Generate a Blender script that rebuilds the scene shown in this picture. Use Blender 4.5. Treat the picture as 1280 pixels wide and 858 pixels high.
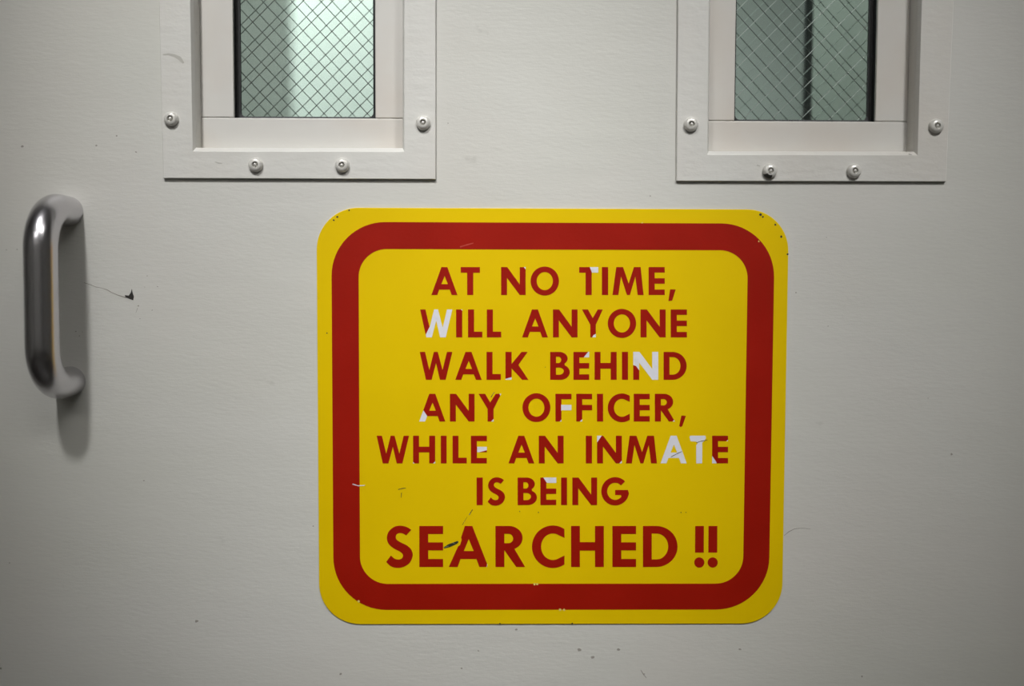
import bpy, bmesh, math, random
from mathutils import Vector, Matrix
from mathutils.geometry import tessellate_polygon
random.seed(7)
for o in list(bpy.data.objects): bpy.data.objects.remove(o)
COL = bpy.context.scene.collection
PI = math.pi

# ------------------------------------------------------------------ camera
W, H, F = 1280.0, 858.0, 1244.0
DIST, CAMZ = 0.86, 1.10
CAM = Vector((0.0, -DIST, CAMZ))
pitch, yaw, roll = math.radians(2.972), math.radians(0.768), math.radians(0.181)
ROT = (Matrix.Rotation(-yaw, 3, 'Z') @ Matrix.Rotation(PI/2 - pitch, 3, 'X') @ Matrix.Rotation(roll, 3, 'Z'))
cd = bpy.data.cameras.new('camera'); cam = bpy.data.objects.new('camera', cd); COL.objects.link(cam)
cam.matrix_world = Matrix.Translation(CAM) @ ROT.to_4x4()
cd.sensor_width = 36.0; cd.lens = 36.0*F/W; cd.clip_start = 0.02
cd.dof.use_dof = True; cd.dof.focus_distance = 0.862; cd.dof.aperture_fstop = 1.9
bpy.context.scene.camera = cam

def P(px, py, y=0.0):
    """where the photo's line of sight through a pixel meets the plane at depth y"""
    d = ROT @ Vector(((px-W/2)/F, -(py-H/2)/F, -1.0))
    t = (y + DIST)/d.y
    return CAM + d*t

# ------------------------------------------------------------------ exposure, world, lamps
sc = bpy.context.scene
sc.view_settings.view_transform = 'Standard'; sc.view_settings.look = 'None'
sc.view_settings.gamma = 1.0; sc.view_settings.use_curve_mapping = False
sc.view_settings.exposure = 0.0
wd = bpy.data.worlds.new('world'); sc.world = wd; wd.use_nodes = True
wd.node_tree.nodes['Background'].inputs[0].default_value = (0.9, 0.95, 1.0, 1)
wd.node_tree.nodes['Background'].inputs[1].default_value = 0.02

def spot(name, loc, target, watts, half_deg, radius, color=(1, 0.995, 0.985), blend=1.0):
    l = bpy.data.lights.new(name, 'SPOT'); l.energy = watts; l.spot_size = math.radians(2*half_deg)
    l.spot_blend = blend; l.shadow_soft_size = radius; l.color = color
    o = bpy.data.objects.new(name, l); COL.objects.link(o); o.location = loc
    o.rotation_euler = (Vector(target)-Vector(loc)).to_track_quat('-Z', 'Y').to_euler()
    return o
def area(name, loc, target, watts, sx, sy, color=(1, 0.985, 0.95), spread=180):
    l = bpy.data.lights.new(name, 'AREA'); l.energy = watts; l.shape = 'RECTANGLE'; l.size = sx; l.size_y = sy
    l.color = color; l.spread = math.radians(spread)
    o = bpy.data.objects.new(name, l); COL.objects.link(o); o.location = loc
    o.rotation_euler = (Vector(target)-Vector(loc)).to_track_quat('-Z', 'Y').to_euler()
    return o
KEY = (-0.42, -1.18, 2.55)
KEY2 = (0.641, -1.348, 2.55)
spot('key_falloff_spot', KEY, (-0.142, 0, 1.172), 104, 12.75, 0.08)  # added spot: cone edge imitates lens vignetting, direction follows the handle shadow
spot('second_falloff_spot', KEY2, (0.172, 0, 1.10), 99, 12.75, 0.13)  # second added spot, same falloff towards the right side
area('added_hall_light', (0.2, 0.75, 2.52), (0.2, 0.75, 0), 26, 0.9, 0.4, (0.96, 1.0, 0.98))  # added lamp to brighten the hall surfaces that face the door
area('far_hall_lamp_light', (-0.7, 2.15, 2.52), (-0.7, 2.15, 0), 10, 0.9, 0.4, (0.95, 1.0, 0.98))

# ------------------------------------------------------------------ materials
def mat(name, color, rough=0.5, metal=0.0, coat=0.0, spec=0.5, bump=None, grime=None, emit=None, aniso=0.0):
    """bump: list of (scale xyz, strength, distance, detail); grime: (dark colour, scale, low, high, amount)"""
    m = bpy.data.materials.new(name); m.use_nodes = True
    nt = m.node_tree; N = nt.nodes; L = nt.links; b = N['Principled BSDF']
    b.inputs['Base Color'].default_value = (*color, 1); b.inputs['Roughness'].default_value = rough
    b.inputs['Metallic'].default_value = metal; b.inputs['Coat Weight'].default_value = coat
    b.inputs['Specular IOR Level'].default_value = spec; b.inputs['Anisotropic'].default_value = aniso
    tc = N.new('ShaderNodeTexCoord')
    if emit:
        b.inputs['Emission Color'].default_value = (*emit[0], 1); b.inputs['Emission Strength'].default_value = emit[1]
    prev = None
    for (s, st, dist, det) in (bump or []):
        mp = N.new('ShaderNodeMapping'); mp.inputs['Scale'].default_value = s
        L.new(tc.outputs['Object'], mp.inputs[0])
        n = N.new('ShaderNodeTexNoise'); n.inputs['Scale'].default_value = 1; n.inputs['Detail'].default_value = det
        L.new(mp.outputs[0], n.inputs['Vector'])
        bp = N.new('ShaderNodeBump'); bp.inputs['Strength'].default_value = st; bp.inputs['Distance'].default_value = dist
        L.new(n.outputs[0], bp.inputs['Height'])
        if prev: L.new(prev.outputs[0], bp.inputs['Normal'])
        prev = bp
    if prev: L.new(prev.outputs[0], b.inputs['Normal'])
    if grime:
        cur = None
        for (dc, s, lo, hi, amt) in grime:
            mp = N.new('ShaderNodeMapping'); mp.inputs['Scale'].default_value = s
            L.new(tc.outputs['Object'], mp.inputs[0])
            n = N.new('ShaderNodeTexNoise'); n.inputs['Scale'].default_value = 1; n.inputs['Detail'].default_value = 4
            L.new(mp.outputs[0], n.inputs['Vector'])
            mr = N.new('ShaderNodeMapRange'); mr.inputs[1].default_value = lo; mr.inputs[2].default_value = hi
            mr.inputs[3].default_value = 0; mr.inputs[4].default_value = amt
            L.new(n.outputs[0], mr.inputs[0])
            mx = N.new('ShaderNodeMix'); mx.data_type = 'RGBA'
            L.new(mr.outputs[0], mx.inputs[0]); mx.inputs[7].default_value = (*dc, 1)
            if cur is None: mx.inputs[6].default_value = (*color, 1)
            else: L.new(cur, mx.inputs[6])
            cur = mx.outputs[2]
        L.new(cur, b.inputs['Base Color'])
    return m
def lin(r, g, b):
    f = lambda c: (c/255/12.92) if c/255 <= 0.04045 else ((c/255+0.055)/1.055)**2.4
    return (f(r), f(g), f(b))
PAINT = lin(208, 207, 202)
M_door = mat('grey_door_paint', PAINT, 0.42, spec=0.35,
    bump=[((120, 40, 420), 0.25, 0.0006, 3), ((9, 9, 22), 0.25, 0.004, 2), ((700, 700, 900), 0.12, 0.0003, 2)],
    grime=[(lin(196, 197, 186), (2.2, 2, 3.5), 0.35, 0.75, 0.6), (lin(208, 200, 193), (4, 4, 3), 0.5, 0.8, 0.4),
           (lin(120, 116, 108), (22, 22, 30), 0.70, 0.82, 0.5)])
M_frame = mat('grey_frame_paint', lin(212, 211, 206), 0.36, spec=0.45,
    bump=[((60, 60, 150), 0.35, 0.0012, 3), ((420, 420, 500), 0.2, 0.0004, 3)],
    grime=[(lin(205, 196, 186), (7, 7, 7), 0.45, 0.8, 0.5), (lin(120, 112, 100), (40, 40, 60), 0.74, 0.84, 0.5)])
M_stop = mat('grey_stop_paint', lin(208, 206, 201), 0.4, spec=0.4,
    bump=[((50, 50, 50), 0.25, 0.001, 2)], grime=[(lin(200, 188, 176), (9, 9, 9), 0.45, 0.75, 0.6)])
M_screw = mat('painted_screw_metal', lin(214, 212, 206), 0.3, metal=0.15, coat=0.4, bump=[((500, 500, 500), 0.3, 0.0006, 2)])
M_screwb = mat('bare_screw_metal', lin(96, 94, 90), 0.35, metal=0.85)
M_gasket = mat('black_gasket_rubber', (0.012, 0.013, 0.014), 0.6)
M_yellow = mat('yellow_sign_enamel', lin(230, 195, 0), 0.36, spec=0.22,
    bump=[((60, 60, 150), 0.12, 0.0006, 3)], grime=[(lin(222, 186, 0), (8, 8, 8), 0.4, 0.7, 0.6), (lin(70, 60, 8), (90, 90, 120), 0.77, 0.83, 0.6)])
M_red = mat('red_sign_film', lin(152, 19, 3), 0.33, spec=0.4,
    bump=[((300, 300, 420), 0.22, 0.0005, 3)], grime=[(lin(162, 23, 7), (20, 20, 20), 0.4, 0.7, 0.8)])
M_white = mat('white_bare_film', lin(222, 222, 230), 0.4, bump=[((300, 300, 300), 0.2, 0.0005, 2)], grime=[(lin(190, 190, 190), (80, 80, 80), 0.55, 0.75, 0.5)])
M_scratch = mat('dark_scratch_metal', lin(52, 54, 34), 0.5, metal=0.2, grime=[(lin(150, 150, 110), (300, 100, 500), 0.55, 0.65, 0.8)])
M_chip = mat('bare_dark_chip', lin(40, 38, 34), 0.6)
M_scuff = mat('faint_scuff', lin(150, 146, 138), 0.6)
M_smudge = mat('grey_smudge', lin(180, 178, 171), 0.5)
M_steel = mat('brushed_stainless_steel', lin(204, 202, 206), 0.25, metal=1.0, bump=[((260, 260, 6), 0.05, 0.0005, 2), ((900, 900, 60), 0.06, 0.0003, 2)])
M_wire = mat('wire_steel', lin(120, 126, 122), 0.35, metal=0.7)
M_wire_lit = mat('lit_wire_steel', lin(232, 238, 234), 0.4, metal=0.1)  # lit copy of the wire steel, caught light put into its colour
M_wall = mat('pale_wall_paint', lin(150, 150, 145), 0.7, bump=[((60, 60, 60), 0.2, 0.001, 2)])
M_floor = mat('grey_floor', lin(74, 72, 68), 0.45, grime=[(lin(60, 58, 54), (3, 3, 3), 0.4, 0.6, 1)])
M_ceil = mat('white_ceiling', lin(150, 150, 146), 0.8)
M_hall = mat('pale_green_hall_paint', lin(222, 226, 222), 0.7)
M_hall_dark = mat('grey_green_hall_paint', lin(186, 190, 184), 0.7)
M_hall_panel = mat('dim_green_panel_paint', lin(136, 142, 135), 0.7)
M_post = mat('dark_post_paint', lin(34, 38, 40), 0.5)
M_lampframe = mat('white_lamp_metal', lin(210, 210, 205), 0.4)
M_lamp = mat('lit_lamp_diffuser', (1, 1, 1), 0.5, emit=((1, 0.98, 0.95), 11.5))
M_lamp_h = mat('lit_hall_lamp', (1, 1, 1), 0.5, emit=((0.93, 1, 0.97), 4))

def glass_mat():
    m = bpy.data.materials.new('green_tinted_glass'); m.use_nodes = True
    nt = m.node_tree; N = nt.nodes; L = nt.links
    N.remove(N['Principled BSDF'])
    tr = N.new('ShaderNodeBsdfTransparent'); tr.inputs[0].default_value = (0.945, 0.975, 0.962, 1)
    gl = N.new('ShaderNodeBsdfGlossy'); gl.inputs['Roughness'].default_value = 0.03
    fr = N.new('ShaderNodeFresnel'); fr.inputs[0].default_value = 1.45
    mx = N.new('ShaderNodeMixShader')
    L.new(fr.outputs[0], mx.inputs[0]); L.new(tr.outputs[0], mx.inputs[1]); L.new(gl.outputs[0], mx.inputs[2])
    L.new(mx.outputs[0], N['Material Output'].inputs[0])
    return m
M_glass = glass_mat()

# ------------------------------------------------------------------ helpers
def link(name, bm, m, parent=None, smooth=False, bevel=0.0):
    me = bpy.data.meshes.new(name)
    bmesh.ops.recalc_face_normals(bm, faces=bm.faces)
    bm.to_mesh(me); bm.free(); me.materials.append(m)
    if smooth:
        for p in me.polygons: p.use_smooth = True
    o = bpy.data.objects.new(name, me); COL.objects.link(o); o.parent = parent
    if bevel:
        md = o.modifiers.new('bevel', 'BEVEL'); md.width = bevel; md.segments = 3; md.limit_method = 'ANGLE'
    return o
def empty(name, loc, label, cat=None, group=None, kind=None):
    o = bpy.data.objects.new(name, None); COL.objects.link(o); o.location = loc; o.empty_display_size = 0.05
    tag(o, label, cat, group, kind); return o
def tag(o, label, cat=None, group=None, kind=None):
    if label: o['label'] = label
    if cat: o['category'] = cat
    if group: o['group'] = group
    if kind: o['kind'] = kind
    return o
def seat(root, objs=None):
    """parts were modelled at world position: keep them there under an Empty that stands elsewhere"""
    bpy.context.view_layer.update()
    for c in root.children: c.matrix_parent_inverse = root.matrix_world.inverted()
def box(bm, x0, x1, y0, y1, z0, z1):
    vs = [bm.verts.new((x, y, z)) for x in (x0, x1) for y in (y0, y1) for z in (z0, z1)]
    for f in ((0, 1, 3, 2), (4, 6, 7, 5), (0, 4, 5, 1), (2, 3, 7, 6), (0, 2, 6, 4), (1, 5, 7, 3)):
        bm.faces.new([vs[i] for i in f])
def boxobj(name, m, parent, *d, bevel=0.0):
    bm = bmesh.new(); box(bm, *d); return link(name, bm, m, parent, bevel=bevel)
def lathe(bm, prof, n, mtx, cap0=True, cap1=True):
    rings = []
    for r, h in prof:
        rings.append([bm.verts.new(mtx @ Vector((r*math.cos(2*PI*i/n), r*math.sin(2*PI*i/n), h))) for i in range(n)])
    for a, b in zip(rings, rings[1:]):
        for i in range(n): bm.faces.new((a[i], a[(i+1) % n], b[(i+1) % n], b[i]))
    if cap0: bm.faces.new(rings[0][::-1])
    if cap1: bm.faces.new(rings[-1])
OUT = Matrix(((1, 0, 0, 0), (0, 0, -1, 0), (0, 1, 0, 0), (0, 0, 0, 1)))   # lathe axis -> out of the door (-Y)

# ------------------------------------------------------------------ room shell
DX0, DX1, DZ1, DT = -0.505, 0.585, 2.14, 0.07     # door leaf
def grid_panel(name, m, xs, zs, y0, y1, skip, parent=None):
    """slab of cells with openings, one closed mesh"""
    bm = bmesh.new(); V = {}
    def v(i, j, k):
        if (i, j, k) not in V: V[i, j, k] = bm.verts.new((xs[i], (y0, y1)[k], zs[j]))
        return V[i, j, k]
    on = lambda i, j: 0 <= i < len(xs)-1 and 0 <= j < len(zs)-1 and (i, j) not in skip
    for i in range(len(xs)-1):
        for j in range(len(zs)-1):
            if not on(i, j): continue
            for k in (0, 1): bm.faces.new((v(i, j, k), v(i+1, j, k), v(i+1, j+1, k), v(i, j+1, k)))
            if not on(i-1, j): bm.faces.new((v(i, j, 0), v(i, j+1, 0), v(i, j+1, 1), v(i, j, 1)))
            if not on(i+1, j): bm.faces.new((v(i+1, j, 0), v(i+1, j+1, 0), v(i+1, j+1, 1), v(i+1, j, 1)))
            if not on(i, j-1): bm.faces.new((v(i, j, 0), v(i+1, j, 0), v(i+1, j, 1), v(i, j, 1)))
            if not on(i, j+1): bm.faces.new((v(i, j+1, 0), v(i+1, j+1, 0), v(i+1, j+1, 1), v(i, j+1, 1)))
    return link(name, bm, m, parent)
wf = grid_panel('wall_front', M_wall, [-2.4, DX0-0.02, DX1+0.02, 2.4], [0, DZ1+0.02, 2.7], -0.02, 0.10, {(1, 0)})
tag(wf, 'painted wall around the grey steel door', kind='structure')
bm = bmesh.new()
for (a, b, c, d) in ((DX0-0.06, DX0-0.004, 0, DZ1+0.06), (DX1+0.004, DX1+0.06, 0, DZ1+0.06), (DX0-0.004, DX1+0.004, DZ1+0.004, DZ1+0.06)):
    box(bm, a, b, -0.035, -0.02, c, d)
tag(link('trim_1', bm, M_frame, None, bevel=0.002), 'grey steel jamb and head around the door leaf', kind='structure')
for nm, d, m, lb in (('floor', (-2.4, 2.4, -3.6, 3.0, -0.05, 0), M_floor, 'grey floor in front of and behind the door'),
                 ('ceiling', (-2.4, 2.4, -3.6, 3.0, 2.7, 2.75), M_ceil, 'pale ceiling over the door'),
                 ('wall_left', (-2.45, -2.4, -3.6, 3.0, 0, 2.7), M_wall, 'side wall left of the door'),
                 ('wall_right', (2.4, 2.45, -3.6, 3.0, 0, 2.7), M_wall, 'side wall right of the door'),
                 ('wall_near', (-2.4, 2.4, -3.65, -3.6, 0, 2.7), M_wall, 'wall across the room from the door'),
                 ('wall_far', (-2.4, 2.4, 2.6, 2.65, 0, 2.7), M_hall, 'pale green wall seen through the wired glass')):
    tag(boxobj(nm, m, None, *d), lb, kind='structure')
# beyond the glass: a darker return wall at the left, a post and a panel at the right
tag(boxobj('wall_return', M_hall_dark, None, -1.5, P(350, 60, 1.75).x, 1.75, 1.9, 0, 2.7),
    'grey green wall end showing dim at the left of the left pane', kind='structure')
tag(boxobj('wall_panel', M_hall_panel, None, P(1012, 60, 1.5).x, 2.4, 1.5, 1.515, 0, 2.7),
    'grey green wall section right of the dark post behind the right pane', kind='structure')
px0, px1 = P(1007, 60, 0.2).x, P(1016.5, 60, 0.2).x
bm = bmesh.new(); box(bm, px0, px1, 0.2, 0.21, 0, 2.7)
tag(link('trim_2', bm, M_post, None, bevel=0.002), 'dark upright post seen through the right wired pane', kind='structure')

# ------------------------------------------------------------------ window geometry measured on the door plane
ZT = 1.86
def extrap(a, b, z):
    t = (z-a.z)/(b.z-a.z); return a + (b-a)*t
def quad(bl, bl_up, br, br_up, y=0.0, zt=ZT):
    """corner points BL BR TR TL from pixels on the two uprights at depth y"""
    BL, BR = P(*bl, y), P(*br, y)
    return [BL, BR, extrap(BR, P(*br_up, y), zt), extrap(BL, P(*bl_up, y), zt)]
YF, YS, YG, YR = -0.003, 0.016, 0.031, 0.058
WIN = [dict(outer=quad((204, 222.9), (198.6, 0), (544.6, 224.2), (544.6, 0), YF),
            lip=quad((243.5, 183.5), (240.5, 0), (502.5, 184), (502.5, 0), YF),
            stop=quad((291.8, 147.2), (290.3, 0), (465.6, 147.6), (466.2, 0), YS),
            screws=[(214.5, 149), (529, 154), (320, 206.5), (428, 207)], ph=[(399.4, 0), (345.3, 145.5)]),
       dict(outer=quad((845.6, 226.4), (847.6, 0), (1182.8, 227.2), (1192.4, 0), YF),
            lip=quad((887.0, 188), (889.0, 0), (1144.5, 188.5), (1149.5, 0), YF),
            stop=quad((920.0, 151.2), (921.6, 0), (1092.2, 152.4), (1096.3, 0), YS),
            screws=[(863.5, 156), (1169.5, 158), (962, 214), (1067, 214)], ph=[(921.2, 57.7), (934.5, 107.5)])]
# ------------------------------------------------------------------ the door leaf
xs = [DX0]; skips = set(); zlo = []
for w in WIN:
    o, l = w['outer'], w['lip']
    x0 = max(l[0].x, l[3].x) - 0.014; x1 = min(l[1].x, l[2].x) + 0.014
    w['hole'] = (x0, x1, l[0].z-0.012, ZT-0.036); xs += [x0, x1]
xs.append(DX1)
z0 = WIN[0]['hole'][2]
door = empty('door_1', (0.04, 0, 0), 'off white painted steel door leaf with two wired glass lights', kind='structure')
leaf = grid_panel('door_leaf', M_door, xs, [0.006, z0, ZT-0.036, DZ1], 0.0, DT, {(1, 1), (3, 1)}, door)

# pull handle
R_H, HO = 0.0130, 0.052
b0, b1 = P(85.0, 264.5), P(88.0, 477.0)
hx = (b0.x+b1.x)/2; tilt = (b1.x-b0.x)
path = []
rb = 0.034; nseg = 14
def pt(y, z): 
    k = (b0.z - z)/(b0.z-b1.z); return Vector((b0.x + tilt*k, y, z))
path.append(pt(0.0, b0.z)); path.append(pt(-(HO-rb), b0.z))
for i in range(1, nseg+1):
    a = PI/2*i/nseg; path.append(pt(-(HO-rb)-rb*math.sin(a), b0.z - rb*(1-math.cos(a))))
for i in range(1, 10):
    k = i/10; path.append(pt(-HO, (b0.z-rb)*(1-k)+(b1.z+rb)*k))
for i in range(0, nseg+1):
    a = PI/2*i/nseg; path.append(pt(-HO+rb*(1-math.cos(a)), b1.z+rb - rb*math.sin(a)))
path.append(pt(0.0, b1.z))
bm = bmesh.new(); n = 40; rings = []
for i, p in enumerate(path):
    t = (path[min(i+1, len(path)-1)] - path[max(i-1, 0)]).normalized()
    sx = Vector((1, 0, 0)); sx = (sx - t*sx.dot(t)).normalized(); up = t.cross(sx)
    rings.append([bm.verts.new(p + R_H*(sx*math.cos(2*PI*j/n) + up*math.sin(2*PI*j/n))) for j in range(n)])
for a, b in zip(rings, rings[1:]):
    for j in range(n): bm.faces.new((a[j], a[(j+1) % n], b[(j+1) % n], b[j]))
handle = link('pull_handle', bm, M_steel, door, smooth=True)
handle['label'] = 'brushed steel D-shaped pull handle'

# marks on the paint
def blob(bm, pts, y, back=0.0002):
    f = [bm.verts.new((p.x, y, p.z)) for p in pts]
    bk = [bm.verts.new((p.x, y+back, p.z)) for p in pts]
    tris = tessellate_polygon([[v.co for v in f]])
    for t in tris:
        try: bm.faces.new([f[i] for i in t])
        except ValueError: pass
    for i in range(len(f)):
        j = (i+1) % len(f); bm.faces.new((f[i], f[j], bk[j], bk[i]))
def stroke(bm, pix, widths, y):
    c = [P(*p) for p in pix]; Lp, Rp = [], []
    for i, p in enumerate(c):
        t = (c[min(i+1, len(c)-1)]-c[max(i-1, 0)]).normalized(); nn = Vector((-t.z, 0, t.x)); w = widths[i]*0.00069/2
        Lp.append(p+nn*w); Rp.append(p-nn*w)
    blob(bm, Lp+Rp[::-1], y)
bm = bmesh.new()
blob(bm, [P(*q) for q in ((156, 369), (161, 369.8), (163.5, 366), (165, 361), (165.8, 366), (167.5, 371), (166.5, 375.5), (162, 374), (157, 372))], -0.00015)
ch = link('paint_chip', bm, M_chip, door); ch['label'] = 'dark chip where the paint is gone'
bm = bmesh.new()
stroke(bm, [(105, 353.5), (113, 356), (120, 359), (128, 360.5), (134, 362.5), (140, 366), (147, 369), (153, 371), (158, 372.3)], [0.6, .9, .8, .6, 1.2, .9, 1.0, 1.4, 1.5], -0.0001)
ch = link('scratch', bm, M_scuff, door); ch['label'] = 'thin crooked scratch running to the chip'
bm = bmesh.new()
for (x, y, r) in ((173, 382.5, 1.6), (190.3, 388, 1), (175, 398.5, .9), (184, 345, 1), (197, 358.5, 1), (181, 359, .7), (95, 414.5, 1.2), (99.5, 420, 1.0), (103, 415, .8),
                  (33.5, 430, 1.4), (30, 334, 1.0), (21.5, 312, 1.2), (8, 312.5, .9), (560, 154, 1), (500, 64, .6), (645, 787.5, 2), (598, 814, 1.6), (724, 813, 3), (741, 822, 3),
                  (773, 812, 2.5), (426, 843, 2), (577, 836, 1.6), (925, 812, 2), (1189.5, 568, 1.8), (1077.6, 846, 1.6), (246, 777, 2.6), (391.5, 658, 1.4), (995, 366, 1.2), (1035, 408, 1),
                  (28, 183, 2.4), (120.5, 182, 1.6), (146, 170, 1.4), (170, 190, 1.6), (0.6, 836, 2.0), (180, 601, 1.2), (12, 704, 1.2), (813, 245, 1.2), (805, 843, 1.5), (1033, 297, .8), (1160, 498, .8)):
    pts = []
    for k in range(9):
        a = 2*PI*k/9; rr = r*(0.55+0.5*random.random()); pts.append(P(x+rr*math.cos(a), y+rr*0.8*math.sin(a)))
    blob(bm, pts, -0.0001)
sp = link('paint_specks', bm, M_scuff, door); sp['kind'] = 'stuff'
bm = bmesh.new()
stroke(bm, [(980, 670), (986, 665), (993, 661.5), (1002, 660.3), (1013, 661.5)], [.6, 1, .9, .7, .5], -0.0001)
stroke(bm, [(801, 838), (804, 843), (808, 848)], [.8, 1.2, .6], -0.0001)
stroke(bm, [(172, 385), (170, 391)], [.6, .4], -0.0001)
ch = link('scratch', bm, M_scuff, door); ch['label'] = 'faint hairline scratch below right of the sign'
seat(door)

# ------------------------------------------------------------------ windows
LBL = ['left wired glass window with off white metal frame, brighter pale green pane',
       'right wired glass window with off white metal frame, darker pane crossed by a post']
for wi, w in enumerate(WIN):
    O, Lq, S = w['outer'], w['lip'], w['stop']
    root = empty('window_%d' % (wi+1), ((O[0].x+O[1].x)/2, 0, O[0].z), LBL[wi], kind='structure')
    # face frame: flat flange, rolled lip, leg going back
    bm = bmesh.new()
    prof = [(0.0, 0.0), (0.0, YF+0.0006), (0.015, YF)]
    for i in range(0, 9):
        prof.append(((0.845, YF), (0.852, YF+0.0001), (0.86, YF+0.0003), (0.90, YF+0.0015), (0.94, YF+0.0027), (0.965, YF+0.0034), (0.985, YF+0.0041), (0.995, YF+0.005), (1.0, YF+0.007))[i])
    prof += [(1.0, YS+0.001), (0.93, YS+0.001), (0.93, 0.003), (0.75, 0.0)]
    # top corners of lip sit lower than outer ones
    Lq = [Lq[0], Lq[1], Vector((Lq[2].x, Lq[2].y, ZT-0.03)), Vector((Lq[3].x, Lq[3].y, ZT-0.03))]
    loops = []
    for (t, y) in prof:
        tx = t if t < 0.8 or y > 0.008 else 1-(1-t)*0.45
        loops.append([bm.verts.new((O[i].x+(Lq[i].x-O[i].x)*tx, y, O[i].z+(Lq[i].z-O[i].z)*t)) for i in range(4)])
    for a, b in zip(loops, loops[1:]+loops[:1]):
        for i in range(4): bm.faces.new((a[i], a[(i+1) % 4], b[(i+1) % 4], b[i]))
    fr = link('window_frame', bm, M_frame, root)
    bm = bmesh.new()
    if wi == 0:
        stroke(bm, [(205, 69.5), (212, 69), (219, 70.5), (226, 74), (231, 80)], [1.2, 2.5, 3.5, 4.5, 2.5], YF-0.0001)
        stroke(bm, [(270, 203), (274, 204.5), (279, 205)], [.8, 1.6, .8], YF-0.0001)
    else:
        stroke(bm, [(945, 207), (949, 208.5)], [1.4, .8], YF-0.0001)
        stroke(bm, [(1134, 193.5), (1138, 194.2)], [1.2, .8], YF-0.0001)
    sm = link('smudge', bm, M_smudge, fr); sm['kind'] = 'stuff'; sm['label'] = 'faint grey smudges on the painted frame'
    # glazing stops
    zb = S[0].z; zb2 = Lq[0].z - 0.004
    xl0, xl1 = min(Lq[0].x, Lq[3].x)-0.001, (S[0].x+S[3].x)/2
    xr0, xr1 = (S[1].x+S[2].x)/2, max(Lq[1].x, Lq[2].x)+0.001
    zt = ZT-0.036-0.03
    for nm, d in (('bottom', (xl0, xr1, YS, YS+0.004, zb2, zb)), ('top', (xl0, xr1, YS, YS+0.004, zt, ZT-0.028)),
                  ('left', (xl0, xl1, YS+0.0004, YS+0.0044, zb+0.0004, zt-0.0004)), ('right', (xr0, xr1, YS+0.0004, YS+0.0044, zb+0.0004, zt-0.0004))):
        boxobj('glazing_stop', M_stop, root, *d, bevel=0.0009)
    # gasket: a dark channel from the stop to the pane, rounded in its corners
    def rrect(x0, x1, z0, z1, r, n=6):
        pts = []
        for cx, cz, a0 in ((x1-r, z1-r, 0), (x0+r, z1-r, PI/2), (x0+r, z0+r, PI), (x1-r, z0+r, 1.5*PI)):
            for i in range(n+1):
                a = a0+PI/2*i/n; pts.append((cx+r*math.cos(a), cz+r*math.sin(a)))
        return pts
    g = 0.0032; bm = bmesh.new()
    specs = [(rrect(xl1-0.006, xr0+0.006, zb-0.006, zt+0.006, 0.003), YS+0.0048), (rrect(xl1-0.0005, xr0+0.0005, zb-0.0005, zt+0.0005, 0.002), YS+0.0048),
             (rrect(xl1-0.0002, xr0+0.0002, zb-0.0002, zt+0.0002, 0.002), YG-0.004), (rrect(xl1+g, xr0-g, zb+g, zt-g, 0.004), YG-0.003),
             (rrect(xl1+g, xr0-g, zb+g, zt-g, 0.004), YG-0.0002), (rrect(xl1-0.006, xr0+0.006, zb-0.006, zt+0.006, 0.003), YG-0.0002)]
    rg = [[bm.verts.new((x, y, z)) for x, z in pts] for pts, y in specs]
    for a, b in zip(rg, rg[1:]+rg[:1]):
        for i in range(len(a)): bm.faces.new((a[i], a[(i+1) % len(a)], b[(i+1) % len(a)], b[i]))
    link('gasket', bm, M_gasket, root)
    # two panes, each with its own diamond wire mesh
    for pi_, (yy, ex) in enumerate(((YG, 0.004), (YR, 0.018))):
        gx0, gx1, gz0, gz1 = xl1-ex, xr0+ex, zb-ex, zt+ex
        if pi_: gx0, gx1, gz0, gz1 = max(gx0, w['hole'][0]+0.001), min(gx1, w['hole'][1]-0.001), max(gz0, w['hole'][2]+0.001), min(gz1, w['hole'][3]-0.001)
        pane = boxobj('glass_pane', M_glass, root, gx0, gx1, yy, yy+0.006, gz0, gz1)
        yc = yy+0.003; r = 0.00036
        sp_ = 0.0258
        for k, sl in ((0, -1.06), (1, 0.99)):
            bm = bmesh.new(); q = P(*w['ph'][k], yc); c0 = q.z - sl*q.x + (pi_*(0.011 if k else 0.011))
            dirv = Vector((1, 0, sl)).normalized(); nn = Vector((-dirv.z, 0, dirv.x))
            for j in range(-60, 61):
                c = c0 + j*sp_*abs(sl)
                pts = []
                for x in (gx0, gx1):
                    z = sl*x+c
                    if gz0 <= z <= gz1: pts.append((x, z))
                for z in (gz0, gz1):
                    x = (z-c)/sl
                    if gx0 < x < gx1: pts.append((x, z))
                if len(pts) < 2: continue
                a, b = Vector((pts[0][0], yc, pts[0][1])), Vector((pts[1][0], yc, pts[1][1]))
                off = 0.0004 if k else -0.0004
                for e in (a, b): e.y += off
                ra = [bm.verts.new(a + r*(nn*math.cos(t)+Vector((0, 1, 0))*math.sin(t))) for t in (PI*i/3 for i in range(6))]
                rb_ = [bm.verts.new(b + r*(nn*math.cos(t)+Vector((0, 1, 0))*math.sin(t))) for t in (PI*i/3 for i in range(6))]
                for i in range(6): bm.faces.new((ra[i], ra[(i+1) % 6], rb_[(i+1) % 6], rb_[i]))
            link('wires', bm, M_wire if k == 0 or wi == 0 else M_wire_lit, pane)  # one wire set of the right window takes the lit colour
    # rear stop ring on the far side of the leaf
    hx0, hx1, hz0, hz1 = w['hole']
    bm = bmesh.new()
    for d in ((hx0, hx1, YR+0.0065, YR+0.0115, hz0, hz0+0.014), (hx0, hx1, YR+0.0065, YR+0.0115, hz1-0.014, hz1),
              (hx0, hx0+0.014, YR+0.0065, YR+0.0115, hz0+0.014, hz1-0.014), (hx1-0.014, hx1, YR+0.0065, YR+0.0115, hz0+0.014, hz1-0.014)): box(bm, *d)
    link('rear_stop', bm, M_stop, root)
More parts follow.
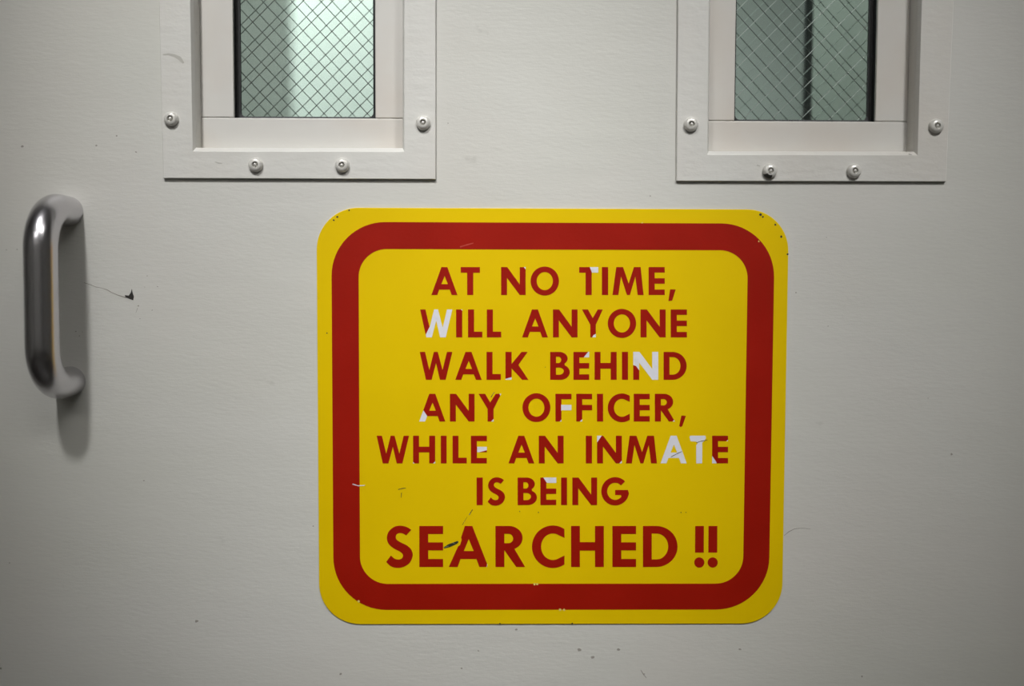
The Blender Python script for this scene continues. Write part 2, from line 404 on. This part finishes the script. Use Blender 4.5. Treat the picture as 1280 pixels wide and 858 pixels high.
    # security screws in the flange: button head, ring recess, centre pin
    spts = [(P(x, y, YF), k) for k, (x, y) in enumerate(w['screws'])]
    for side in (0, 1):
        a = P(*w['screws'][side], YF); spts.append((Vector((a.x + (-0.002 if side == 0 else 0.002)*(1-2*wi if 0 else 0), a.y, a.z+0.16)), 9))
    for (p, k) in spts:
        bm = bmesh.new(); mt = Matrix.Translation((p.x, YF-0.0001, p.z)) @ OUT
        R0 = 0.0062
        pr = [(R0, 0), (R0, 0.0009)]
        for i in range(1, 7):
            a = PI/2*i/7; pr.append((0.0031+(R0-0.0031)*math.cos(a), 0.0009+0.0034*math.sin(a)))
        pr += [(0.0031, 0.0044), (0.0026, 0.0044), (0.0024, 0.0018), (0.0012, 0.0018), (0.0012, 0.0041), (0.0008, 0.0045)]
        lathe(bm, pr, 28, mt)
        s = link('screw', bm, M_screw, fr, smooth=True)
        md = s.modifiers.new('edge', 'EDGE_SPLIT'); md.split_angle = math.radians(50)
        if wi == 1 and k == 2:
            bm = bmesh.new(); V = []
            for i in range(7):
                a = PI/2*i/7; rr_, hh = 0.0031+(R0-0.0031)*math.cos(a)+0.00008, 0.0009+0.0034*math.sin(a)+0.00008
                V.append([bm.verts.new(mt @ Vector((rr_*math.cos(t), rr_*math.sin(t), hh))) for t in (math.radians(205+10*q+i*2) for q in range(8))])
            for a, b in zip(V, V[1:]):
                for q in range(7): bm.faces.new((a[q], a[q+1], b[q+1], b[q]))
            c = link('paint_chip', bm, M_chip, s, smooth=True); c['label'] = 'black bare patch on the screw head'
    seat(root)

# ------------------------------------------------------------------ the sign
def panel_rect(l, r, t, b):
    """rectangle on the door from edge pixels at the middle of each side"""
    return (P(*l).x, P(*r).x, P(*b).z, P(*t).z)
SX0, SX1, SZ0, SZ1 = panel_rect((397.6, 520), (981.4, 520), (690, 260.9), (690, 779.9))
sign = empty('warning_sign', ((SX0+SX1)/2, 0, SZ0), 'yellow enamel prison notice with red rounded border, stuck on the pale door below its windows', 'sign')
def rr(x0, x1, z0, z1, r, n=16):
    pts = []
    for cx, cz, a0 in ((x1-r, z1-r, 0), (x0+r, z1-r, PI/2), (x0+r, z0+r, PI), (x1-r, z0+r, 1.5*PI)):
        for i in range(n+1):
            a = a0+PI/2*i/n; pts.append((cx+r*math.cos(a), cz+r*math.sin(a)))
    return pts
PX = 0.000691
TH = 0.0012; YP = -TH; YL = -TH-0.00018; YW = -TH-0.00006
def slab(bm, pts, y0, y1, hole=None):
    A = [bm.verts.new((x, y0, z)) for x, z in pts]; B = [bm.verts.new((x, y1, z)) for x, z in pts]
    n = len(pts)
    for i in range(n): bm.faces.new((A[i], A[(i+1) % n], B[(i+1) % n], B[i]))
    if hole:
        C = [bm.verts.new((x, y0, z)) for x, z in hole]; D = [bm.verts.new((x, y1, z)) for x, z in hole]
        for i in range(n):
            j = (i+1) % n
            bm.faces.new((C[i], C[j], D[j], D[i])); bm.faces.new((A[i], A[j], C[j], C[i])); bm.faces.new((B[i], B[j], D[j], D[i]))
    else:
        bm.faces.new(A); bm.faces.new(B)
bm = bmesh.new(); slab(bm, rr(SX0, SX1, SZ0, SZ1, 52*PX), 0.0, YP)
pn = link('panel', bm, M_yellow, sign, bevel=0.0003)
RO = panel_rect((415.9, 520), (964.2, 520), (690, 278.7), (690, 761.9)); RI = panel_rect((449.4, 520), (931.4, 520), (690, 312.2), (690, 729.6))
bm = bmesh.new(); slab(bm, rr(*RO, 67*PX), YP+0.0001, YL, rr(*RI, 35*PX))
bd = link('border', bm, M_red, sign); bd['label'] = 'red rounded border band'

# glyph outlines in a unit box (x: 0..1 of the letter's width, y: 0..1 of cap height)
def arc(cx, cy, rx, ry, a0, a1, n=18):
    return [(cx+rx*math.cos(math.radians(a0+(a1-a0)*i/n)), cy+ry*math.sin(math.radians(a0+(a1-a0)*i/n))) for i in range(n+1)]
def spline(pts, n=5):
    out = []
    for i in range(len(pts)-1):
        p0 = pts[max(i-1, 0)]; p1 = pts[i]; p2 = pts[i+1]; p3 = pts[min(i+2, len(pts)-1)]
        for k in range(n):
            t = k/n
            out.append(tuple(0.5*((2*p1[d]) + (-p0[d]+p2[d])*t + (2*p0[d]-5*p1[d]+4*p2[d]-p3[d])*t*t + (-p0[d]+3*p1[d]-3*p2[d]+p3[d])*t**3) for d in (0, 1)))
    out.append(pts[-1]); return out
def S_shape():
    o = spline([(315, 122), (272, 96), (215, 85), (160, 98), (115, 138), (98, 192), (113, 245), (155, 284), (208, 312), (236, 334), (241, 358), (228, 378), (200, 386), (165, 377), (135, 350)])
    i = spline([(92, 407), (135, 446), (192, 460), (250, 450), (303, 412), (328, 350), (316, 300), (278, 262), (222, 234), (188, 212), (177, 188), (186, 163), (213, 150), (245, 157), (270, 172)])
    return [((x-92)/236, (452-y)/364) for x, y in o+i]
A_H = [(.383, .39), (.635, .39), (.51, .68)]
def C_shape():
    o = arc(126, 126, 126, 128, 56.5, 303.5, 40); i = arc(126, 126, 71, 80, 295, 65, 32)
    return [(x/196, (y-4)/247.) for x, y in o+[(196, 73)]+i+[(196, 179)]]
def G_shape():
    o = arc(101, 100, 101, 103, 44, 352, 44); i = arc(101, 100, 58, 62, -38, -316, 34)
    return [(x/194, y/200) for x, y in o+[(194, 110), (101, 110), (101, 73), (142, 73)]+i]
GL = {
 'A': ([(0, 0), (.385, 1), (.615, 1), (1, 0), (.78, 0), (.704, .195), (.30, .195), (.226, 0)], [A_H]),
 'a': ([(0, 0), (.235, .50), (.285, .535), (.33, .66), (.315, .725), (.41, 1), (.60, 1), (.985, .06), (.975, 0), (.78, 0), (.704, .195), (.30, .195), (.226, 0)], [A_H]),
 'T': ([(0, 1), (1, 1), (1, .80), (.655, .80), (.655, 0), (.335, 0), (.335, .80), (0, .80)], []),
 't': ([(0, .95), (.04, 1), (.84, 1), (.88, .93), (.80, .82), (.68, .75), (.67, 0), (.36, 0), (.36, .66), (.44, .72), (.36, .79), (.06, .80)], []),
 'N': ([(0, 0), (0, 1), (.25, 1), (.76, .38), (.76, 1), (1, 1), (1, 0), (.76, 0), (.24, .61), (.24, 0)], []),
 'O': (arc(.5, .5, .5, .52, 0, 360, 56)[:-1], [arc(.5, .5, .285, .325, 0, 360, 56)[:-1]]),
 'I': ([(0, 0), (0, 1), (1, 1), (1, 0)], []),
 'M': ([(0, 0), (.12, 1), (.34, 1), (.52, .41), (.69, 1), (.905, 1), (1, 0), (.81, 0), (.735, .66), (.56, 0), (.465, 0), (.275, .66), (.19, 0)], []),
 'E': ([(0, 0), (0, 1), (1, 1), (1, .805), (.375, .805), (.375, .60), (1, .60), (1, .405), (.375, .405), (.375, .195), (1, .195), (1, 0)], []),
 'F': ([(0, 0), (0, 1), (1, 1), (1, .805), (.375, .805), (.375, .60), (1, .60), (1, .405), (.375, .405), (.375, 0)], []),
 'L': ([(0, 0), (0, 1), (.42, 1), (.42, .205), (1, .205), (1, 0)], []),
 'W': ([(0, 1), (.165, 1), (.296, .35), (.433, 1), (.555, 1), (.70, .35), (.835, 1), (1, 1), (.795, 0), (.62, 0), (.50, .60), (.365, 0), (.19, 0)], []),
 'K': ([(0, 0), (0, 1), (.27, 1), (.27, .57), (.70, 1), (.97, 1), (.565, .535), (1, 0), (.73, 0), (.27, .41), (.27, 0)], []),
 'Y': ([(0, 1), (.29, 1), (.515, .69), (.76, 1), (1, 1), (.665, .455), (.665, 0), (.40, 0), (.40, .455)], []),
 'H': ([(0, 0), (0, 1), (.27, 1), (.27, .605), (.73, .605), (.73, 1), (1, 1), (1, 0), (.73, 0), (.73, .40), (.27, .40), (.27, 0)], []),
 'B': ([(0, 0), (0, 1)]+arc(.47, .765, .42, .235, 90, -52)+arc(.52, .275, .48, .275, 62, -90),
       [[(.30, .60), (.30, .83)]+arc(.42, .715, .14, .115, 90, -90, 10), [(.30, .18), (.30, .44)]+arc(.46, .31, .235, .13, 90, -90, 10)]),
 'D': ([(0, 0), (0, 1)]+arc(.38, .5, .62, .5, 90, -90, 30), [[(.255, .185), (.255, .815)]+arc(.40, .5, .33, .315, 90, -90, 24)]),
 'C': (C_shape(), []), 'G': (G_shape(), []), 'S': (S_shape(), []),
 'R': ([(0, 0), (0, 1)]+arc(.45, .708, .465, .292, 90, -66)+[(1, 0), (.70, 0), (.30, .41), (.30, 0)], [[(.30, .58), (.30, .81)]+arc(.44, .695, .155, .115, 90, -90, 12)]),
}
LINES = [
 (334.1, 368.9, [('A', 539.4, 571.8), ('T', 576, 599.9), ('N', 626.4, 657), ('O', 663.2, 698.6), ('T', 723.8, 747.7), ('I', 752.2, 760), ('M', 765.4, 804.2), ('E', 810.5, 830.6)]),
 (387.0, 421.8, [('W', 525.3, 565.5), ('I', 570.2, 577.9), ('L', 585.1, 603), ('L', 608.6, 626.5), ('A', 652.5, 684.8), ('N', 691.1, 721.8), ('Y', 727.3, 753.3), ('O', 759.5, 794.9), ('N', 800.4, 831.8), ('E', 838.1, 858.3)]),
 (440.0, 474.8, [('W', 524.8, 565.5), ('A', 569.2, 602.1), ('L', 608.2, 626), ('K', 631.8, 660.4), ('B', 687.6, 712.1), ('E', 716.7, 736.3), ('H', 743, 770.6), ('I', 777.2, 784.8), ('N', 791.3, 822.5), ('D', 829.2, 858)]),
 (492.3, 526.9, [('A', 524.2, 556.8), ('N', 562.5, 593.3), ('Y', 598.2, 626.5), ('O', 653, 687.9), ('F', 694.2, 714.2), ('F', 720.2, 740), ('I', 746, 753.7), ('C', 759.5, 787), ('E', 792, 811.9), ('R', 818.3, 843.3)]),
 (544.7, 579.2, [('W', 471, 511.5), ('H', 516.5, 544.1), ('I', 551.1, 558.4), ('L', 565.8, 583.5), ('E', 588.7, 608.6), ('A', 635.5, 667.8), ('N', 673.4, 704.4), ('I', 732.1, 739.8), ('N', 746.1, 777.1), ('M', 782.2, 820.9), ('A', 825.4, 858), ('t', 861.5, 885), ('E', 889.8, 909.6)]),
 (596.9, 631.3, [('I', 595.8, 603.5), ('S', 609.6, 631.2), ('B', 647, 671.1), ('E', 675.4, 695.2), ('I', 701.2, 708.7), ('N', 715.3, 746.2), ('G', 751.4, 784.7)]),
 (657.4, 708.6, [('S', 482.9, 516.1), ('E', 524.3, 554), ('a', 561.1, 610), ('R', 619.3, 656.4), ('C', 664.9, 705.5), ('H', 713.7, 754.6), ('E', 765.3, 794.8), ('D', 803.4, 846.6)]),
]
def zm(ox, oy, s, pts): return [(ox+x/s, oy+y/s) for x, y in pts]
k7 = 7.111
PEEL = [zm(690, 325, k7, [(333, 60), (415, 60), (415, 122), (356, 120)]),
 zm(520, 380, k7, [(124, 40), (330, 40), (330, 305), (124, 305)]), zm(520, 380, k7, [(124, 200), (124, 305), (80, 305), (86, 275)]), zm(520, 380, k7, [(393, 45), (415, 45), (415, 64)]),
 zm(690, 380, k7, [(352, 305), (366, 276), (392, 264), (392, 305)]),
 zm(520, 433, k7, [(790, 290), (852, 272), (852, 305), (790, 305)]),
 zm(690, 433, k7, [(333, 44), (335, 104), (276, 104), (300, 74), (324, 44)]),
 zm(690, 433, k7, [(775, 40), (950, 40), (950, 305), (775, 305)]), zm(690, 433, k7, [(745, 40), (775, 40), (775, 216), (745, 175)]), zm(690, 433, k7, [(715, 40), (745, 40), (745, 175), (715, 165)]),
 zm(520, 485, k7, [(20, 305), (20, 200), (68, 200), (98, 245), (98, 305)]), zm(520, 485, k7, [(738, 44), (765, 44), (765, 80), (750, 70)]), zm(520, 485, k7, [(662, 305), (690, 272), (692, 305)]),
 zm(690, 485, k7, [(80, 146), (178, 146), (178, 204), (80, 204)]), zm(690, 485, k7, [(62, 305), (86, 276), (90, 305)]), zm(690, 485, k7, [(236, 305), (273, 272), (276, 305)]), zm(690, 485, k7, [(1062, 305), (1084, 280), (1098, 305)]),
 zm(460, 537, k7, [(396, 280), (422, 305), (396, 305)]), zm(460, 537, k7, [(574, 305), (602, 276), (602, 305)]), zm(460, 537, k7, [(970, 146), (1062, 146), (1062, 182), (970, 206)]),
 zm(620, 537, k7, [(888, 45), (945, 45), (900, 112), (888, 112)]), zm(620, 537, k7, [(1090, 305), (1120, 272), (1120, 305)]),
 zm(760, 537, k7, [(460, 40), (700, 40), (700, 305), (460, 305)]), zm(760, 537, k7, [(712, 40), (895, 40), (895, 305), (712, 305)]), zm(760, 537, k7, [(910, 225), (925, 235), (962, 290), (962, 310), (910, 310)]), zm(760, 537, k7, [(1045, 106), (1068, 86), (1068, 106)]),
 zm(580, 590, 5.818, [(572, 33), (675, 33), (675, 80), (602, 80)]),
 zm(520, 325, k7, [(950, 55), (982, 55), (982, 84), (972, 84)]),
 zm(470, 645, k7, [(982, 460), (988, 425), (1000, 425), (1000, 460)])]
def cross(a, b, p): return (b[0]-a[0])*(p[1]-a[1])-(b[1]-a[1])*(p[0]-a[0])
def clip(poly, a, b, keep):
    """part of convex poly on one side of line a-b"""
    out = []
    for i in range(len(poly)):
        p, q = poly[i], poly[(i+1) % len(poly)]
        dp, dq = cross(a, b, p)*keep, cross(a, b, q)*keep
        if dp >= 0: out.append(p)
        if (dp > 0 and dq < 0) or (dp < 0 and dq > 0):
            t = dp/(dp-dq); out.append((p[0]+(q[0]-p[0])*t, p[1]+(q[1]-p[1])*t))
    return out
def area2(p): return abs(sum(p[i][0]*p[(i+1) % len(p)][1]-p[(i+1) % len(p)][0]*p[i][1] for i in range(len(p))))/2
def split(polys, conv):
    s = sum(conv[i][0]*conv[(i+1) % len(conv)][1]-conv[(i+1) % len(conv)][0]*conv[i][1] for i in range(len(conv)))
    sg = 1 if s > 0 else -1
    ins, outs = [], []
    for p in polys:
        cur = p
        for i in range(len(conv)):
            a, b = conv[i], conv[(i+1) % len(conv)]
            o = clip(cur, a, b, -sg)
            if len(o) > 2 and area2(o) > 1e-4: outs.append(o)
            cur = clip(cur, a, b, sg)
            if len(cur) < 3 or area2(cur) < 1e-4: cur = None; break
        if cur: ins.append(cur)
    return ins, outs
def film(name, polys, m, y, parent):
    bm = bmesh.new()
    for p in polys:
        vs = []
        for q in p:
            w = P(q[0], q[1]); vs.append(bm.verts.new((w.x, y, w.z)))
        try: bm.faces.new(vs)
        except ValueError: pass
    bmesh.ops.remove_doubles(bm, verts=bm.verts, dist=2e-6)
    bmesh.ops.dissolve_limit(bm, angle_limit=0.02, verts=bm.verts, edges=bm.edges)
    bmesh.ops.recalc_face_normals(bm, faces=bm.faces)
    for f in bm.faces:
        if f.normal.y > 0: f.normal_flip()
    r = bmesh.ops.extrude_face_region(bm, geom=bm.faces[:])
    for v in [g for g in r['geom'] if isinstance(g, bmesh.types.BMVert)]: v.co.y = YP + 0.00005
    return link(name, bm, m, parent)
def tess(outer, holes):
    lp = [[Vector((x, y, 0)) for x, y in outer]]+[[Vector((x, y, 0)) for x, y in h] for h in holes]
    flat = [v for l in lp for v in l]
    return [[(flat[i].x, flat[i].y) for i in t] for t in tessellate_polygon(lp)]
for (yt, yb, chars) in LINES:
    for (c, x0, x1) in chars:
        outer, holes = GL[c]
        f = lambda p: (x0+(x1-x0)*p[0], yb+(yt-yb)*p[1])
        tri = tess([f(p) for p in outer], [[f(p) for p in h] for h in holes])
        red, white = tri, []
        for pe in PEEL:
            if max(p[0] for p in pe) < x0-1 or min(p[0] for p in pe) > x1+1 or max(p[1] for p in pe) < yt-1 or min(p[1] for p in pe) > yb+1: continue
            i, red = split(red, pe); white += i
        if red:
            lt = film('letter', red, M_red, YL, sign)
            if white:
                bb = lambda p: (min(q[0] for q in p)-.05, max(q[0] for q in p)+.05, min(q[1] for q in p)-.05, max(q[1] for q in p)+.05)
                groups = []
                for p in white:
                    b_ = bb(p); hit = [g for g in groups if any(b_[0] <= c_[1] and c_[0] <= b_[1] and b_[2] <= c_[3] and c_[2] <= b_[3] for c_ in map(bb, g))]
                    groups = [g for g in groups if g not in hit]+[[p]+[q for g in hit for q in g]]
                for g in groups: film('bare_patch', g, M_white, YW, lt)['label'] = 'white patch where the red has worn off'
        else:
            lt = film('letter', white, M_white, YW, sign); lt['label'] = 'letter worn to bare white'
film('comma', [zm(690, 325, k7, [(1048, 262), (1097, 264), (1066, 362), (1032, 366)])], M_red, YL, sign)
film('comma', [zm(690, 485, k7, [(1148, 245), (1188, 248), (1156, 338), (1142, 348), (1128, 336)])], M_red, YL, sign)
for (a, b, c, d) in ((868.4, 879.5, 867.4, 880.1), (885, 896.3, 884.2, 896.8)):
    film('exclamation_mark', [[(a, 690.6), (a+.3, 657.4), (b, 657.4), (b-.2, 690.6)], [((c+d)/2+(d-c)/2*math.cos(2*PI*i/28), 703+6.4*math.sin(2*PI*i/28)) for i in range(28)]], M_red, YL, sign)
# scratches and chips on the sign
s = film('scratch', [zm(470, 645, k7, [(602, 278), (640, 252), (728, 220), (735, 232), (718, 248), (655, 276), (606, 288)])], M_scratch, YL-0.00005, sign); s['label'] = 'dark gouge between two letters'
def sstroke(pix, wd_, m, nm='scratch', lb=None):
    polys = []
    for i in range(len(pix)-1):
        (ax, ay), (bx, by) = pix[i], pix[i+1]; L_ = math.hypot(bx-ax, by-ay); nx, ny = -(by-ay)/L_*wd_/2, (bx-ax)/L_*wd_/2
        polys.append([(ax+nx, ay+ny), (bx+nx*.6, by+ny*.6), (bx-nx*.6, by-ny*.6), (ax-nx, ay-ny)])
    o = film(nm, polys, m, YL-0.00005, sign)
    if lb: o['label'] = lb
sstroke([(441, 605), (448, 607.2), (456.5, 606.6)], 1.2, M_white, lb='short white scratch on the border')
sstroke([(498, 612), (502, 610.6), (507.5, 610)], .9, M_scratch, lb='short dark scratch at the lower left')
sstroke([(502, 616), (501.6, 622)], .9, M_scratch)
sstroke([(586.5, 643.5), (590, 638), (591, 637)], 1.2, M_scratch)
sstroke([(578, 656), (584, 646)], .5, M_scratch)
sstroke([(838.5, 571), (846, 567), (852, 564.3)], .8, M_scratch, lb='hairline scratch across a worn letter')
sstroke([(870, 553.5), (876, 551.5), (884, 550)], .8, M_scratch)
sstroke([(613.8, 496.5), (616.5, 492), (618, 490.4)], .8, M_scratch)
sstroke([(575, 309), (583, 306.5), (592, 304)], 1.6, mat('pale_red_scrape', lin(186, 70, 58), 0.4), lb='pale scrape on the top border')
def chip(x, y, r, m):
    return [(x+r*(0.6+0.5*random.random())*math.cos(2*PI*i/8), y+r*(0.6+0.5*random.random())*math.sin(2*PI*i/8)) for i in range(8)]
bm_polys = [chip(x, y, r, None) for x, y, r in ((417.5, 275.5, 1.5), (422, 271.5, 1.4), (436.5, 263.2, 1.3), (950.5, 268.5, 2.0), (953, 271.5, 1.5), (968.6, 281.3, 1.5), (976, 296, 1.6), (984, 318, 1.4), (409, 416.5, 1.0),
            (625, 779.5, 1.2), (715, 779.3, 1.2), (673, 640.5, .9), (649.5, 639.2, .7), (851, 640.5, .8), (857, 640.5, .7), (681.5, 459, .6))]
cps = film('edge_chips', bm_polys, M_chip, YL-0.00005, sign); cps['kind'] = 'stuff'
bm_polys = [chip(x, y, r, None) for x, y, r in ((448.5, 751.5, 1.8), (668, 730, 1.8), (671.5, 730.2, 1.5), (700, 762, 2.2), (705, 762.2, 1.8), (802.5, 278.8, 1.2), (948, 302, 1.2))]
cps = film('edge_chips', bm_polys, mat('worn_yellow', lin(225, 205, 110), 0.5), YL-0.00005, sign); cps['kind'] = 'stuff'
seat(sign)
bpy.context.view_layer.update()
for o in list(sign.children):
    for c in o.children: c.matrix_parent_inverse = Matrix.Identity(4)

# ------------------------------------------------------------------ lamps of the two rooms, and the added spots
def troffer(x, y, sx, sy, label, m, group=None):
    t = empty('ceiling_light', (x, y, 2.7), label, 'ceiling light', group)
    bm = bmesh.new()
    z0, z1 = 2.64, 2.70
    hx, hy = sx/2, sy/2; e = 0.02
    for d in ((x-hx, x+hx, y-hy, y-hy+e, z0, z1), (x-hx, x+hx, y+hy-e, y+hy, z0, z1), (x-hx, x-hx+e, y-hy+e, y+hy-e, z0, z1), (x+hx-e, x+hx, y-hy+e, y+hy-e, z0, z1), (x-hx+e, x+hx-e, y-0.02, y+0.02, z0, z1)): box(bm, *d)
    link('lamp_frame', bm, M_lampframe, t)
    for s_ in (-1, 1):
        yc = y+s_*sy/4; boxobj('diffuser', m, t, x-hx+0.03, x+hx-0.03, yc-sy/4+0.045, yc+sy/4-0.045, 2.66, 2.675)
    seat(t)
troffer(0.5, -1.75, 1.2, 0.5, 'twin tube ceiling light nearest the door', M_lamp)
troffer(-0.9, -2.8, 1.2, 0.5, 'twin tube ceiling light farthest from the door, at the left', M_lamp)
troffer(0.2, 0.75, 1.2, 0.5, 'added twin tube ceiling light in the hall just behind the door', M_lamp_h)
troffer(-0.7, 2.2, 1.2, 0.5, 'twin tube ceiling light at the far wall of the hall', M_lamp_h)
for nm, lc, lb in (('a', KEY, 'added round spotlight in the ceiling up left of the door'), ('b', KEY2, 'added round spotlight in the ceiling up right of the door')):
    t = empty('added_spotlight', (lc[0], lc[1], 2.7), lb, 'spotlight')  # unseen fixture added to house each falloff spot
    bm = bmesh.new(); lathe(bm, [(0.075, 0), (0.13, 0), (0.13, 0.10), (0.12, 0.10), (0.12, 0.012), (0.075, 0.012)], 32, Matrix.Translation((lc[0], lc[1], 2.60)), False, False)
    link('trim_ring', bm, M_lampframe, t); seat(t)
